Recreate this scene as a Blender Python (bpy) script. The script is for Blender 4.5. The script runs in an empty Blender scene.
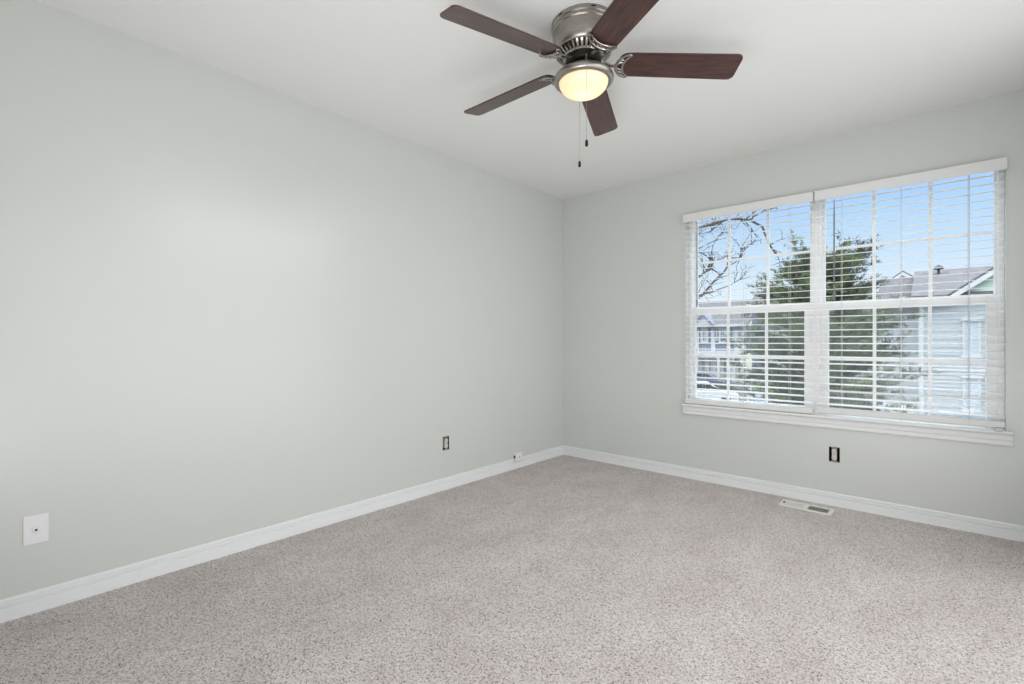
import bpy, bmesh, math, random
from mathutils import Vector, Matrix
PI = math.pi
S = bpy.context.scene
COL = S.collection

# ------------------------------------------------------------------ camera, sky, lights, exposure
FPX = 479.74                                   # focal length in pixels of the 1024 wide frame
CAM = Vector((2.692, -3.763, 1.075))
YAW = 0.7263; SN, CS = math.sin(YAW), math.cos(YAW)
cd = bpy.data.cameras.new('camera'); cam = bpy.data.objects.new('camera', cd); COL.objects.link(cam)
cam.location = CAM; cam.rotation_euler = (PI/2, 0, YAW)
cd.sensor_width = 36; cd.lens = FPX*36/1024; cd.clip_start = .02; cd.clip_end = 2000
S.camera = cam

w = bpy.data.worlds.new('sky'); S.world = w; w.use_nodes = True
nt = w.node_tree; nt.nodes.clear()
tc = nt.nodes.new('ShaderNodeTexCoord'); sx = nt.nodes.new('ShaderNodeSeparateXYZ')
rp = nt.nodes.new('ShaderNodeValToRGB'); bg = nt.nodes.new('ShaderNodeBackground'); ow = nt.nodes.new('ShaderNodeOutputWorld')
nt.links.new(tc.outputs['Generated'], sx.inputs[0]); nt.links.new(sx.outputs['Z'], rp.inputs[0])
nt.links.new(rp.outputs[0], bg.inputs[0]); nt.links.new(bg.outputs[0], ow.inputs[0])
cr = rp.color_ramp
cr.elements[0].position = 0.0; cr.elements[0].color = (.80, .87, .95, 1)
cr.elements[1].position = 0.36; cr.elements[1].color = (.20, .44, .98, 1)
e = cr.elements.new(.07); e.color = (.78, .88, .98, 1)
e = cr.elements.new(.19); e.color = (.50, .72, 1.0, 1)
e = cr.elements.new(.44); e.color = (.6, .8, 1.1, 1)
e = cr.elements.new(.62); e.color = (4.4, 4.6, 4.8, 1)     # brightness added above the visible sky, to light slats and room
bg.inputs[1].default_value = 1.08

def lamp(name, kind, loc, energy, color=(1,1,1), **kw):
    d = bpy.data.lights.new(name, kind); d.energy = energy; d.color = color
    for k, v in kw.items(): setattr(d, k, v)
    o = bpy.data.objects.new(name, d); COL.objects.link(o); o.location = loc
    return o
sun = lamp('sun', 'SUN', (-6, -10, 20), .5, (1, .96, .9), angle=math.radians(2))
sun.rotation_euler = Vector((.45, .75, -.62)).to_track_quat('-Z', 'Y').to_euler()
# added fill lights out of view: wide right, low rear towards ceiling, overhead right
side_fill = lamp('added_side_fill', 'AREA', (3.22, -2.35, 1.16), 28, (.975, .985, 1), shape='RECTANGLE', size=3.3, size_y=2.2)
side_fill.rotation_euler = (math.radians(90), 0, math.radians(90))
box = lamp('added_bounce_fill', 'AREA', (2.2, -4.1, .45), 23, (.985, .985, 1), shape='RECTANGLE', size=1.9, size_y=.9, spread=math.radians(140))
box.rotation_euler = (math.radians(90+32), 0, math.radians(27))
strip = lamp('added_overhead_fill', 'AREA', (3.13, -1.6, 2.34), 7.5, (.985, .985, 1), shape='RECTANGLE', size=.22, size_y=2.0, spread=math.radians(112))
strip.rotation_euler = (0, math.radians(42), 0)

S.view_settings.view_transform = 'Standard'; S.view_settings.look = 'None'
S.view_settings.exposure = 0; S.view_settings.gamma = 1; S.view_settings.use_curve_mapping = False

# ------------------------------------------------------------------ materials
def s2l(c):
    return tuple((v/255/12.92 if v/255 <= .04045 else ((v/255+.055)/1.055)**2.4) for v in c)
def mat(name, rgb, rough=.6, metal=0, noise=None, bump=None, spec=.5, coat=0):
    """rgb in 0-255 sRGB; noise=(scale, rgb2, lo, hi[, stretch]); bump=(scale, strength, distance)"""
    m = bpy.data.materials.new(name); m.use_nodes = True
    n = m.node_tree.nodes; l = m.node_tree.links; b = n['Principled BSDF']
    b.inputs['Base Color'].default_value = (*s2l(rgb), 1); b.inputs['Roughness'].default_value = rough
    b.inputs['Metallic'].default_value = metal; b.inputs['Specular IOR Level'].default_value = spec
    b.inputs['Coat Weight'].default_value = coat
    t = n.new('ShaderNodeTexCoord')
    if noise:
        mp = n.new('ShaderNodeMapping'); l.new(t.outputs['Object'], mp.inputs[0])
        if len(noise) > 4: mp.inputs['Scale'].default_value = noise[4]
        x = n.new('ShaderNodeTexNoise'); x.inputs['Scale'].default_value = noise[0]; x.inputs['Detail'].default_value = 4
        r = n.new('ShaderNodeValToRGB'); r.color_ramp.elements[0].position = noise[2]; r.color_ramp.elements[1].position = noise[3]
        r.color_ramp.elements[0].color = (*s2l(rgb), 1); r.color_ramp.elements[1].color = (*s2l(noise[1]), 1)
        l.new(mp.outputs[0], x.inputs['Vector']); l.new(x.outputs['Fac'], r.inputs[0]); l.new(r.outputs[0], b.inputs['Base Color'])
    if bump:
        x = n.new('ShaderNodeTexNoise'); x.inputs['Scale'].default_value = bump[0]; x.inputs['Detail'].default_value = 3
        k = n.new('ShaderNodeBump'); k.inputs['Strength'].default_value = bump[1]; k.inputs['Distance'].default_value = bump[2]
        l.new(t.outputs['Object'], x.inputs['Vector']); l.new(x.outputs['Fac'], k.inputs['Height']); l.new(k.outputs[0], b.inputs['Normal'])
    return m

def carpet_mat():
    m = bpy.data.materials.new('carpet_pile'); m.use_nodes = True
    n = m.node_tree.nodes; l = m.node_tree.links; b = n['Principled BSDF']
    b.inputs['Roughness'].default_value = .95; b.inputs['Specular IOR Level'].default_value = .1
    t = n.new('ShaderNodeTexCoord')
    x = n.new('ShaderNodeTexVoronoi'); x.inputs['Scale'].default_value = 310          # one cell per tuft
    x2 = n.new('ShaderNodeTexNoise'); x2.inputs['Scale'].default_value = 100; x2.inputs['Detail'].default_value = 3
    sp = n.new('ShaderNodeSeparateColor'); mxv = n.new('ShaderNodeMix'); mxv.inputs[0].default_value = .5
    r = n.new('ShaderNodeValToRGB'); E = r.color_ramp.elements
    E[0].position = .20; E[0].color = (*s2l((84, 75, 74)), 1)
    E[1].position = .78; E[1].color = (*s2l((244, 238, 235)), 1)
    q = E.new(.42); q.color = (*s2l((218, 210, 207)), 1)
    for t_ in (x, x2): l.new(t.outputs['Object'], t_.inputs['Vector'])
    l.new(x.outputs['Color'], sp.inputs[0]); l.new(sp.outputs[0], mxv.inputs[2]); l.new(x2.outputs['Fac'], mxv.inputs[3]); l.new(mxv.outputs[0], r.inputs[0])
    y = n.new('ShaderNodeTexNoise'); y.inputs['Scale'].default_value = 3.2; y.inputs['Detail'].default_value = 6; y.inputs['Roughness'].default_value = .7
    mp = n.new('ShaderNodeMapping'); mp.inputs['Rotation'].default_value = (0, 0, .2); mp.inputs['Scale'].default_value = (1.3, .8, 1)
    l.new(t.outputs['Object'], mp.inputs[0]); l.new(mp.outputs[0], y.inputs['Vector'])
    r2 = n.new('ShaderNodeValToRGB'); r2.color_ramp.elements[0].position = .34; r2.color_ramp.elements[1].position = .62
    r2.color_ramp.elements[0].color = (.88, .85, .85, 1); r2.color_ramp.elements[1].color = (1, 1, 1, 1)
    l.new(y.outputs['Fac'], r2.inputs[0])
    mx = n.new('ShaderNodeMix'); mx.data_type = 'RGBA'; mx.blend_type = 'MULTIPLY'; mx.inputs[0].default_value = 1
    l.new(r.outputs[0], mx.inputs[6]); l.new(r2.outputs[0], mx.inputs[7]); l.new(mx.outputs[2], b.inputs['Base Color'])
    k = n.new('ShaderNodeBump'); k.inputs['Strength'].default_value = .6; k.inputs['Distance'].default_value = .006; k.invert = True
    l.new(x.outputs['Distance'], k.inputs['Height']); l.new(k.outputs[0], b.inputs['Normal'])
    return m

def pane_mat(name, tint=(1, 1, 1), gloss=.05):
    m = bpy.data.materials.new(name); m.use_nodes = True
    n = m.node_tree.nodes; l = m.node_tree.links; n.clear()
    o = n.new('ShaderNodeOutputMaterial'); a = n.new('ShaderNodeBsdfTransparent'); g = n.new('ShaderNodeBsdfGlossy'); x = n.new('ShaderNodeMixShader')
    a.inputs[0].default_value = (*tint, 1); g.inputs['Roughness'].default_value = .02; x.inputs[0].default_value = gloss
    l.new(a.outputs[0], x.inputs[1]); l.new(g.outputs[0], x.inputs[2]); l.new(x.outputs[0], o.inputs[0])
    return m
def screen_mat():
    m = bpy.data.materials.new('insect_screen_mesh'); m.use_nodes = True
    n = m.node_tree.nodes; l = m.node_tree.links; n.clear()
    o = n.new('ShaderNodeOutputMaterial'); a = n.new('ShaderNodeBsdfTransparent'); x = n.new('ShaderNodeMixShader')
    d = n.new('ShaderNodeBsdfDiffuse'); d.inputs[0].default_value = (.55, .57, .6, 1)
    tl = n.new('ShaderNodeBsdfTranslucent'); tl.inputs[0].default_value = (.55, .57, .6, 1)
    y = n.new('ShaderNodeMixShader'); l.new(d.outputs[0], y.inputs[1]); l.new(tl.outputs[0], y.inputs[2])
    x.inputs[0].default_value = .06
    l.new(a.outputs[0], x.inputs[1]); l.new(y.outputs[0], x.inputs[2]); l.new(x.outputs[0], o.inputs[0])
    return m
def bowl_mat():
    m = bpy.data.materials.new('frosted_lamp_glass'); m.use_nodes = True
    n = m.node_tree.nodes; l = m.node_tree.links; n.clear()
    o = n.new('ShaderNodeOutputMaterial'); d = n.new('ShaderNodeBsdfDiffuse'); t = n.new('ShaderNodeBsdfTranslucent')
    d.inputs[0].default_value = (.85, .8, .7, 1); t.inputs[0].default_value = (.9, .86, .78, 1)
    a = n.new('ShaderNodeMixShader'); a.inputs[0].default_value = .55
    l.new(d.outputs[0], a.inputs[1]); l.new(t.outputs[0], a.inputs[2])
    g = n.new('ShaderNodeBsdfGlossy'); g.inputs['Roughness'].default_value = .25
    b = n.new('ShaderNodeMixShader'); b.inputs[0].default_value = .06
    l.new(a.outputs[0], b.inputs[1]); l.new(g.outputs[0], b.inputs[2])
    e = n.new('ShaderNodeEmission'); e.inputs[0].default_value = (1, .68, .36, 1); e.inputs[1].default_value = .24
    s = n.new('ShaderNodeAddShader'); l.new(b.outputs[0], s.inputs[0]); l.new(e.outputs[0], s.inputs[1])
    l.new(s.outputs[0], o.inputs[0])
    return m

M = {}
M['wall'] = mat('wall_paint', (209, 212, 208), .27, bump=(260, .05, .002), spec=.8)
M['ceiling'] = mat('ceiling_paint', (238, 238, 236), .9, bump=(120, .25, .004), spec=.2)
M['trim'] = mat('white_trim_paint', (234, 236, 236), .38)
M['vinyl'] = mat('white_window_vinyl', (244, 244, 244), .4)
M['slat'] = mat('white_blind_slat', (246, 245, 243), .45)
M['valance'] = mat('white_blind_valance', (228, 229, 227), .5)
M['cord'] = mat('white_blind_cord', (215, 213, 212), .8)
M['wand'] = mat('grey_wand_plastic', (120, 122, 126), .3)
M['carpet'] = carpet_mat()
M['glass'] = pane_mat('window_glass', (.97, .985, .985), .012)
M['screen'] = screen_mat()
M['nickel'] = mat('brushed_nickel', (158, 154, 147), .32, 1, noise=(60, (168, 164, 157), .4, .6, (.4, .4, 6)))
M['pewter'] = mat('antique_pewter', (176, 171, 165), .26, 1)
M['dark'] = mat('dark_motor_metal', (34, 30, 28), .5, .6)
M['blade'] = mat('mahogany_blade', (55, 33, 32), .3, noise=(9, (86, 57, 54), .35, .7, (1, 9, 9)), coat=.25)
M['bowl'] = bowl_mat()
M['plate'] = mat('white_plastic_plate', (232, 233, 233), .35)
M['black'] = mat('black_recess', (16, 16, 17), .8)
M['outlet'] = mat('white_receptacle', (214, 212, 206), .4)
M['zinc'] = mat('zinc_yoke', (170, 170, 166), .45, .8)
M['register'] = mat('cream_register_enamel', (236, 234, 228), .4)

# ------------------------------------------------------------------ mesh helpers
class MB:
    def __init__(s): s.v = []; s.f = []
    def add(s, vs, fs, mtx=None):
        o = len(s.v)
        s.v += [(mtx @ Vector(p)) if mtx else Vector(p) for p in vs]
        s.f += [tuple(o+i for i in f) for f in fs]; return s
    def box(s, a, b, mtx=None):
        x0, y0, z0 = a; x1, y1, z1 = b
        return s.add([(x0,y0,z0),(x1,y0,z0),(x1,y1,z0),(x0,y1,z0),(x0,y0,z1),(x1,y0,z1),(x1,y1,z1),(x0,y1,z1)],
                     [(0,3,2,1),(4,5,6,7),(0,1,5,4),(1,2,6,5),(2,3,7,6),(3,0,4,7)], mtx)
    def prism(s, poly, h0, h1, mtx=None):
        """poly = 2-D outline in x,y; extruded along z"""
        n = len(poly)
        return s.add([(x,y,h0) for x,y in poly]+[(x,y,h1) for x,y in poly],
                     [tuple(reversed(range(n))), tuple(range(n,2*n))]+[(i,(i+1)%n,n+(i+1)%n,n+i) for i in range(n)], mtx)
    def lathe(s, prof, n=48, mtx=None, cap=True):
        vs = []; fs = []; k = len(prof)
        for i in range(n):
            a = 2*PI*i/n
            vs += [(r*math.cos(a), r*math.sin(a), z) for r, z in prof]
        for i in range(n):
            j = (i+1) % n
            for t in range(k-1): fs.append((i*k+t, j*k+t, j*k+t+1, i*k+t+1))
        if cap:
            fs.append(tuple(i*k for i in range(n))); fs.append(tuple(i*k+k-1 for i in reversed(range(n))))
        return s.add(vs, fs, mtx)
    def tube(s, pts, r, n=6, mtx=None, r1=None, flat=1.0):
        pts = [Vector(p) for p in pts]; k = len(pts); vs = []; fs = []
        up = None
        for i, p in enumerate(pts):
            d = (pts[min(i+1,k-1)]-pts[max(i-1,0)]).normalized()
            if up is None: up = Vector((0,0,1)) if abs(d.z) < .9 else Vector((1,0,0))
            a = d.cross(up)
            a = a.normalized() if a.length > 1e-5 else d.orthogonal().normalized()
            b = a.cross(d).normalized(); up = b
            rr = r if r1 is None else r+(r1-r)*i/max(1,k-1)
            if isinstance(r, (list, tuple)): rr = r[i]
            vs += [p+a*rr*math.cos(2*PI*q/n)+b*rr*flat*math.sin(2*PI*q/n) for q in range(n)]
        for i in range(k-1):
            for q in range(n):
                fs.append((i*n+q, i*n+(q+1)%n, (i+1)*n+(q+1)%n, (i+1)*n+q))
        fs.append(tuple(reversed(range(n)))); fs.append(tuple((k-1)*n+q for q in range(n)))
        return s.add(vs, fs, mtx)
    def build(s, name, m, parent=None, smooth=False, bevel=0, loc=None, recalc=True):
        me = bpy.data.meshes.new(name); me.from_pydata([tuple(p) for p in s.v], [], s.f)
        if recalc:
            bm = bmesh.new(); bm.from_mesh(me); bmesh.ops.recalc_face_normals(bm, faces=bm.faces); bm.to_mesh(me); bm.free()
        if smooth:
            for p in me.polygons: p.use_smooth = True
            me.set_sharp_from_angle(angle=math.radians(38))
        me.materials.append(m)
        o = bpy.data.objects.new(name, me); COL.objects.link(o)
        if parent: o.parent = parent
        if loc: o.location = loc
        if bevel:
            b = o.modifiers.new('bevel', 'BEVEL'); b.width = bevel; b.segments = 2; b.limit_method = 'ANGLE'
        return o
def empty(name, loc=(0,0,0), rz=0):
    o = bpy.data.objects.new(name, None); COL.objects.link(o); o.location = loc; o.rotation_euler = (0,0,rz)
    o.empty_display_size = .1
    return o
def tag(o, label=None, cat=None, group=None, kind=None):
    if label: o['label'] = label
    if cat: o['category'] = cat
    if group: o['group'] = group
    if kind: o['kind'] = kind
    return o
def struct(o, label, cat): return tag(o, label, cat, kind='structure')
T = Matrix.Translation
def RZ(a): return Matrix.Rotation(a, 4, 'Z')
def at(px, py, d):
    """world point seen at a pixel, d metres in front of the camera"""
    xc = (px-512)/FPX*d
    return Vector((CAM.x+xc*CS-d*SN, CAM.y+xc*SN+d*CS, CAM.z+(342-py)/FPX*d))
def at_y(px, py, y):
    """world point seen at a pixel on the plane y = const"""
    xr = (px-512)*CS-FPX*SN; yr = (px-512)*SN+FPX*CS; t = (y-CAM.y)/yr
    return Vector((CAM.x+xr*t, y, CAM.z+(342-py)*t))

# ------------------------------------------------------------------ room shell
XR, YB, H = 3.26, -4.4, 2.44
def holed_wall(us, vs, holes, depth):
    """grid wall in (u,v) with rectangular holes; returns MB in (u, 0..depth, v)"""
    U = sorted(set(list(us)+[h for q in holes for h in (q[0], q[1])])); V = sorted(set(list(vs)+[h for q in holes for h in (q[2], q[3])]))
    def solid(i, j):
        if i < 0 or j < 0 or i >= len(U)-1 or j >= len(V)-1: return False
        cu, cv = (U[i]+U[i+1])/2, (V[j]+V[j+1])/2
        return not any(q[0] < cu < q[1] and q[2] < cv < q[3] for q in holes)
    b = MB()
    for i in range(len(U)-1):
        for j in range(len(V)-1):
            if not solid(i, j): continue
            a0, a1, c0, c1 = U[i], U[i+1], V[j], V[j+1]
            b.add([(a0,0,c0),(a1,0,c0),(a1,0,c1),(a0,0,c1)], [(0,1,2,3)])
            b.add([(a0,depth,c0),(a1,depth,c0),(a1,depth,c1),(a0,depth,c1)], [(3,2,1,0)])
            if not solid(i-1, j): b.add([(a0,0,c0),(a0,depth,c0),(a0,depth,c1),(a0,0,c1)], [(3,2,1,0)])
            if not solid(i+1, j): b.add([(a1,0,c0),(a1,depth,c0),(a1,depth,c1),(a1,0,c1)], [(0,1,2,3)])
            if not solid(i, j-1): b.add([(a0,0,c0),(a1,0,c0),(a1,depth,c0),(a0,depth,c0)], [(3,2,1,0)])
            if not solid(i, j+1): b.add([(a0,0,c1),(a1,0,c1),(a1,depth,c1),(a0,depth,c1)], [(0,1,2,3)])
    return b
def weld(o):
    bm = bmesh.new(); bm.from_mesh(o.data); bmesh.ops.remove_doubles(bm, verts=bm.verts, dist=1e-5); bmesh.ops.recalc_face_normals(bm, faces=bm.faces)
    bm.to_mesh(o.data); bm.free(); return o

WX0, WX1, WZ0, WZ1 = 1.195, 2.970, .588, 2.086        # window opening
OW = (2.152, 2.212, .287, .385)                          # outlet recess in the window wall (x0,x1,z0,z1)
OL = (-1.490, -1.430, .286, .384)                        # outlet recess in the left wall (y0,y1,z0,z1)
struct(MB().box((-.16, YB-.16, -.12), (XR+.16, .16, 0)).build('floor', M['carpet']), 'greyish beige cut pile carpet covering the whole floor', 'floor')
struct(MB().box((-.16, YB-.16, H), (XR+.16, .16, H+.12)).build('ceiling', M['ceiling']), 'white lightly textured flat ceiling above the fan', 'ceiling')
o = holed_wall([0, XR], [0, H], [(WX0, WX1, WZ0, WZ1), OW], .16).build('wall_front', M['wall'], recalc=False); weld(o)
struct(o, 'pale grey painted wall with the twin window in it', 'wall')
o = holed_wall([YB, 0], [0, H], [OL], .16).build('wall_left', M['wall'], recalc=False)
for v in o.data.vertices: v.co = Vector((-v.co.y, v.co.x, v.co.z))
weld(o); struct(o, 'long bare pale grey painted wall left of the window wall', 'wall')
o = holed_wall([YB, 0], [0, H], [], .16).build('wall_right', M['wall'], recalc=False)
for v in o.data.vertices: v.co = Vector((XR+v.co.y, v.co.x, v.co.z))
weld(o); struct(o, 'pale grey painted wall right of the twin window', 'wall')
struct(MB().box((0, YB-.16, 0), (XR, YB, H)).build('wall_rear', M['wall']), 'pale grey painted wall behind the camera', 'wall')

# baseboards: moulded profile (offset from wall, height)
BP = [(.0, .0), (.0155, .0), (.0155, .010), (.0125, .0115), (.0125, .046), (.0110, .0490), (.0050, .0510), (.0050, .0545), (.0105, .0565), (.0105, .0640), (.0060, .0660), (.0060, .0705), (.0090, .0725), (.0090, .0790), (.004, .085), (.0, .085)]
def baseboard(name, p0, p1, inward, label):
    b = MB(); p0 = Vector(p0); p1 = Vector(p1); q = Vector(inward); n = len(BP)
    d = (p1-p0).normalized()
    vs = [p0+q*u+Vector((0,0,z))+d*u for u, z in BP]+[p1+q*u+Vector((0,0,z))-d*u for u, z in BP]
    b.add(vs, [tuple(range(n)), tuple(reversed(range(n,2*n)))]+[(i,(i+1)%n,n+(i+1)%n,n+i) for i in range(n)])
    struct(b.build(name, M['trim']), label, 'baseboard')
baseboard('baseboard_left', (0, YB, 0), (0, 0, 0), (1, 0, 0), 'white moulded baseboard along the long bare left wall')
baseboard('baseboard_front', (0, 0, 0), (XR, 0, 0), (0, -1, 0), 'white moulded baseboard under the twin window')
baseboard('baseboard_right', (XR, YB, 0), (XR, 0, 0), (-1, 0, 0), 'white moulded baseboard along the right wall')
baseboard('baseboard_rear', (0, YB, 0), (XR, YB, 0), (0, 1, 0), 'white moulded baseboard along the rear wall')

# window sill with apron
st = MB()
st.box((WX0, -.001, WZ0-.022), (WX1, .07, WZ0+.001))
prof = [(0, .506), (-.012, .506), (-.017, .512), (-.017, .532), (-.021, .540), (-.021, .566), (-.036, .571), (-.040, .579), (-.036, .589), (0, .589)]
n_ = len(prof); xa, xb = 1.179, 2.996
st.add([(xa, y, z) for y, z in prof]+[(xb, y, z) for y, z in prof], [tuple(range(n_)), tuple(reversed(range(n_,2*n_)))]+[(i,(i+1)%n_,n_+(i+1)%n_,n_+i) for i in range(n_)])
struct(st.build('trim_1', M['trim']), 'white moulded sill and apron under the twin window', 'window sill')

# windows ------------------------------------------------------------------
def ring(b, x0, x1, z0, z1, y0, y1, l, r, t, bt):
    b.box((x0,y0,z0),(x0+l,y1,z1)); b.box((x1-r,y0,z0),(x1,y1,z1))
    b.box((x0+l,y0,z1-t),(x1-r,y1,z1)); b.box((x0+l,y0,z0),(x1-r,y1,z0+bt))
def window(name, x0, x1, label, su, sl, um, lm):
    w = empty(name, (x0, .09, WZ0)); struct(w, label, 'window')
    off = Vector((-x0, -.09, -WZ0))
    def part(b, nm, m, parent=w, **k):
        b.v = [v+off for v in b.v]; return b.build(nm, m, parent, **k)
    z0, z1 = WZ0, WZ1
    f = MB(); ring(f, x0, x1, z0, z1, .066, .155, .026, .026, .010, .012)
    part(f, 'frame', M['vinyl'], bevel=.002)
    i0, i1 = x0+.026, x1-.026; zm = 1.325
    def sash(nm, sx0, sx1, sz0, sz1, y0, y1, st_, top, bot, mx_):
        b = MB(); ring(b, sx0, sx1, sz0, sz1, y0, y1, st_[0], st_[1], top, bot)
        gx0, gx1, gz0, gz1 = sx0+st_[0], sx1-st_[1], sz0+bot, sz1-top
        s = part(b, nm, M['vinyl'], bevel=.002)
        ym = (y0+y1)/2; g = MB()
        for x in mx_: g.box((x-.009, ym-.007, gz0), (x+.009, ym+.007, gz1))
        zc = (gz0+gz1)/2; g.box((gx0, ym-.0065, zc-.009), (gx1, ym+.0065, zc+.009))
        part(g, 'grille', M['vinyl'], s)
        part(MB().box((gx0, ym-.002, gz0), (gx1, ym+.002, gz1)), 'pane', M['glass'], s)
        return s, (gx0, gx1, gz0, gz1)
    sash('upper_sash', i0, i1, zm-.010, z1-.010, .116, .146, su, .012, .036, um)
    lo, g = sash('lower_sash', i0, i1, z0+.012, zm+.018, .078, .110, sl, .052, .030, lm)
    lk = MB(); xc = (i0+i1)/2; lk.box((xc-.03, .066, zm+.012), (xc+.03, .079, zm+.022)); lk.box((xc-.008, .056, zm+.014), (xc+.022, .07, zm+.03))
    part(lk, 'sash_lock', M['vinyl'], lo)
    sc = MB().box((i0, .1500, z0+.012), (i1, .1506, zm))
    part(sc, 'insect_screen', M['screen'])
WM = 2.069
window('window_1', WX0, WM, 'left white single hung window with muntin grilles, pine and bare tree outside', (.020, .019), (.020, .047), (1.483, 1.755), (1.486, 1.754))
window('window_2', WM, WX1, 'right white single hung window with muntin grilles, grey roofed house outside', (.019, .014), (.044, .047), (2.381, 2.657), (2.386, 2.655))
# ------------------------------------------------------------------ blinds
def blind(x0, x1, wand_x, label, thick=(), XO=.006, XP=.006, zr=.594):
    zt = 2.072; b0 = empty('window_blind', ((x0+x1)/2, -.012, .594)); tag(b0, label, 'window blind', 'white window blinds')
    off = -Vector(b0.location)
    def part(b, nm, m, **k):
        b.v = [v+off for v in b.v]; return b.build(nm, m, b0, **k)
    v = MB(); v.box((x0-XO, -.052, 2.012), (x1+XP, -.043, zt)); 
    v.box((x0-XO, -.043, 2.012), (x0-XO+.008, -.001, zt)); v.box((x1+XP-.008, -.043, 2.012), (x1+XP, -.001, zt))
    v.box((x0-XO, -.054, 2.064), (x1+XP, -.05, zt+.003)); v.box((x0-XO, -.054, 2.010), (x1+XP, -.05, 2.018))
    part(v, 'valance', M['valance'], bevel=.0015)
    part(MB().box((x0+.006, -.038, 2.034), (x1-.006, .014, 2.066)), 'headrail', M['slat'], bevel=.002)
    s = MB(); pitch = .0444; z = .6655; k = 0; yc = -.010; hw = .025
    while z < 2.02:
        tilt = .10 if k not in thick else -.30
        zz = z; prof = []
        for q in range(5):
            u = -1+q/2; y = hw*u; c = .0016*(1-u*u)
            prof.append((y, c))
        top = [(yc+y*math.cos(tilt)-c*math.sin(tilt), zz+y*math.sin(tilt)+c*math.cos(tilt)+.0014) for y, c in prof]
        bot = [(yc+y*math.cos(tilt)-c*math.sin(tilt), zz+y*math.sin(tilt)+c*math.cos(tilt)-.0014) for y, c in prof]
        P = top+bot[::-1]; n = len(P)
        s.add([(x0+.003, y, a) for y, a in P]+[(x1-.003, y, a) for y, a in P], [tuple(range(n)), tuple(reversed(range(n,2*n)))]+[(i,(i+1)%n,n+(i+1)%n,n+i) for i in range(n)])
        z += pitch; k += 1
    part(s, 'slats', M['slat'])
    r = MB(); r.box((x0+.002, yc-.026, zr), (x1-.002, yc+.026, zr+.036)); br = part(r, 'bottom_rail', M['valance'], bevel=.004)
    c = MB()
    for x in (x0+.142, (x0+x1)/2, x1-.142):
        for y in (yc-.0272, yc+.0272): c.tube([(x, y, .612), (x, y, 2.036)], .0011, 5)
        c.box((x-.004, yc-.0275, zr-.003), (x+.004, yc+.0275, zr))
    part(c, 'ladder_cords', M['cord'])
    wd = MB(); wd.lathe([(.0042, 0), (.0042, .55), (.003, .57), (.0022, .64)], 8, T((wand_x, -.0455, 1.362)))
    wd.lathe([(.0055, 0), (.0065, .01), (.0065, .05), (.0042, .06)], 8, T((wand_x, -.0455, 1.345)))
    part(wd, 'tilt_wand', M['wand'])
    return b0, part
b1, _ = blind(1.199, 2.068, 1.300, 'left white horizontal blind with raised open slats, pine and bare tree behind', XP=.004)
b2, part2 = blind(2.082, 2.966, 2.187, 'right white horizontal blind with open slats, house roof and wall behind', thick=(2,), XO=.004, XP=.005, zr=.606)
lc = MB(); lc.tube([(2.818, -.0385, .70), (2.818, -.0385, 2.036)], .0008, 5); part2(lc, 'lift_cord', M['wand'])
cl = MB(); cl.box((2.925, -.047, .590), (2.955, -.030, .606)); part2(cl, 'rail_clip', M['zinc'])

# ------------------------------------------------------------------ ceiling fan
FC = Vector((1.550, -2.014, H))
fan = empty('ceiling_fan', FC)
tag(fan, 'brushed nickel ceiling fan with five mahogany blades and lit glass bowl', 'ceiling fan')
def fz(z): return z-H
hs = MB().lathe([(.10, fz(2.44)), (.135, fz(2.44)), (.1375, fz(2.436)), (.1375, fz(2.422)), (.133, fz(2.418)), (.135, fz(2.413)), (.135, fz(2.405)), (.131, fz(2.401)),
                 (.131, fz(2.394)), (.133, fz(2.390)), (.130, fz(2.345)), (.126, fz(2.330)), (.120, fz(2.322)), (.05, fz(2.322))], 72)
hs = hs.build('motor_housing', M['nickel'], fan, smooth=True)
for k in range(6):
    MB().box((.1368, -.010, fz(2.427)), (.1381, .010, fz(2.432)), RZ(PI*2*k/6+.35)).build('housing_slot', M['dark'], hs)
# vent band: ribs round a dark core
core = MB().lathe([(.06, fz(2.3215)), (.108, fz(2.3215)), (.100, fz(2.310)), (.080, fz(2.295)), (.06, fz(2.292))], 48)
core.build('motor_core', M['dark'], fan, smooth=True)
vb = MB()
vb.lathe([(.112, fz(2.3215)), (.1195, fz(2.3215)), (.1195, fz(2.3155)), (.112, fz(2.3155))], 60, cap=False)
vb.lathe([(.070, fz(2.294)), (.090, fz(2.297)), (.088, fz(2.289)), (.070, fz(2.286))], 60, cap=False)
for k in range(36):
    R_ = RZ(2*PI*k/36)
    vb.add([(.1175,-.0042,fz(2.317)),(.1175,.0042,fz(2.317)),(.108,.0042,fz(2.304)),(.108,-.0042,fz(2.304)),(.088,.0034,fz(2.291)),(.088,-.0034,fz(2.291)),
            (.106,-.0042,fz(2.320)),(.106,.0042,fz(2.320)),(.098,.0042,fz(2.308)),(.098,-.0042,fz(2.308)),(.080,.0034,fz(2.296)),(.080,-.0034,fz(2.296))],
           [(0,1,2,3),(3,2,4,5),(6,9,8,7),(9,11,10,8),(0,3,9,6),(3,5,11,9),(1,7,8,2),(2,8,10,4),(0,6,7,1),(5,4,10,11)], R_)
vb.build('vent_band', M['pewter'], fan, smooth=True)
MB().lathe([(.03, fz(2.291)), (.074, fz(2.291)), (.076, fz(2.286)), (.076, fz(2.272)), (.070, fz(2.266)), (.03, fz(2.266))], 40).build('flywheel', M['dark'], fan, smooth=True)
MB().lathe([(.02, fz(2.268)), (.047, fz(2.268)), (.052, fz(2.262)), (.052, fz(2.246)), (.058, fz(2.240)), (.02, fz(2.238))], 40).build('switch_housing', M['nickel'], fan, smooth=True)
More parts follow.
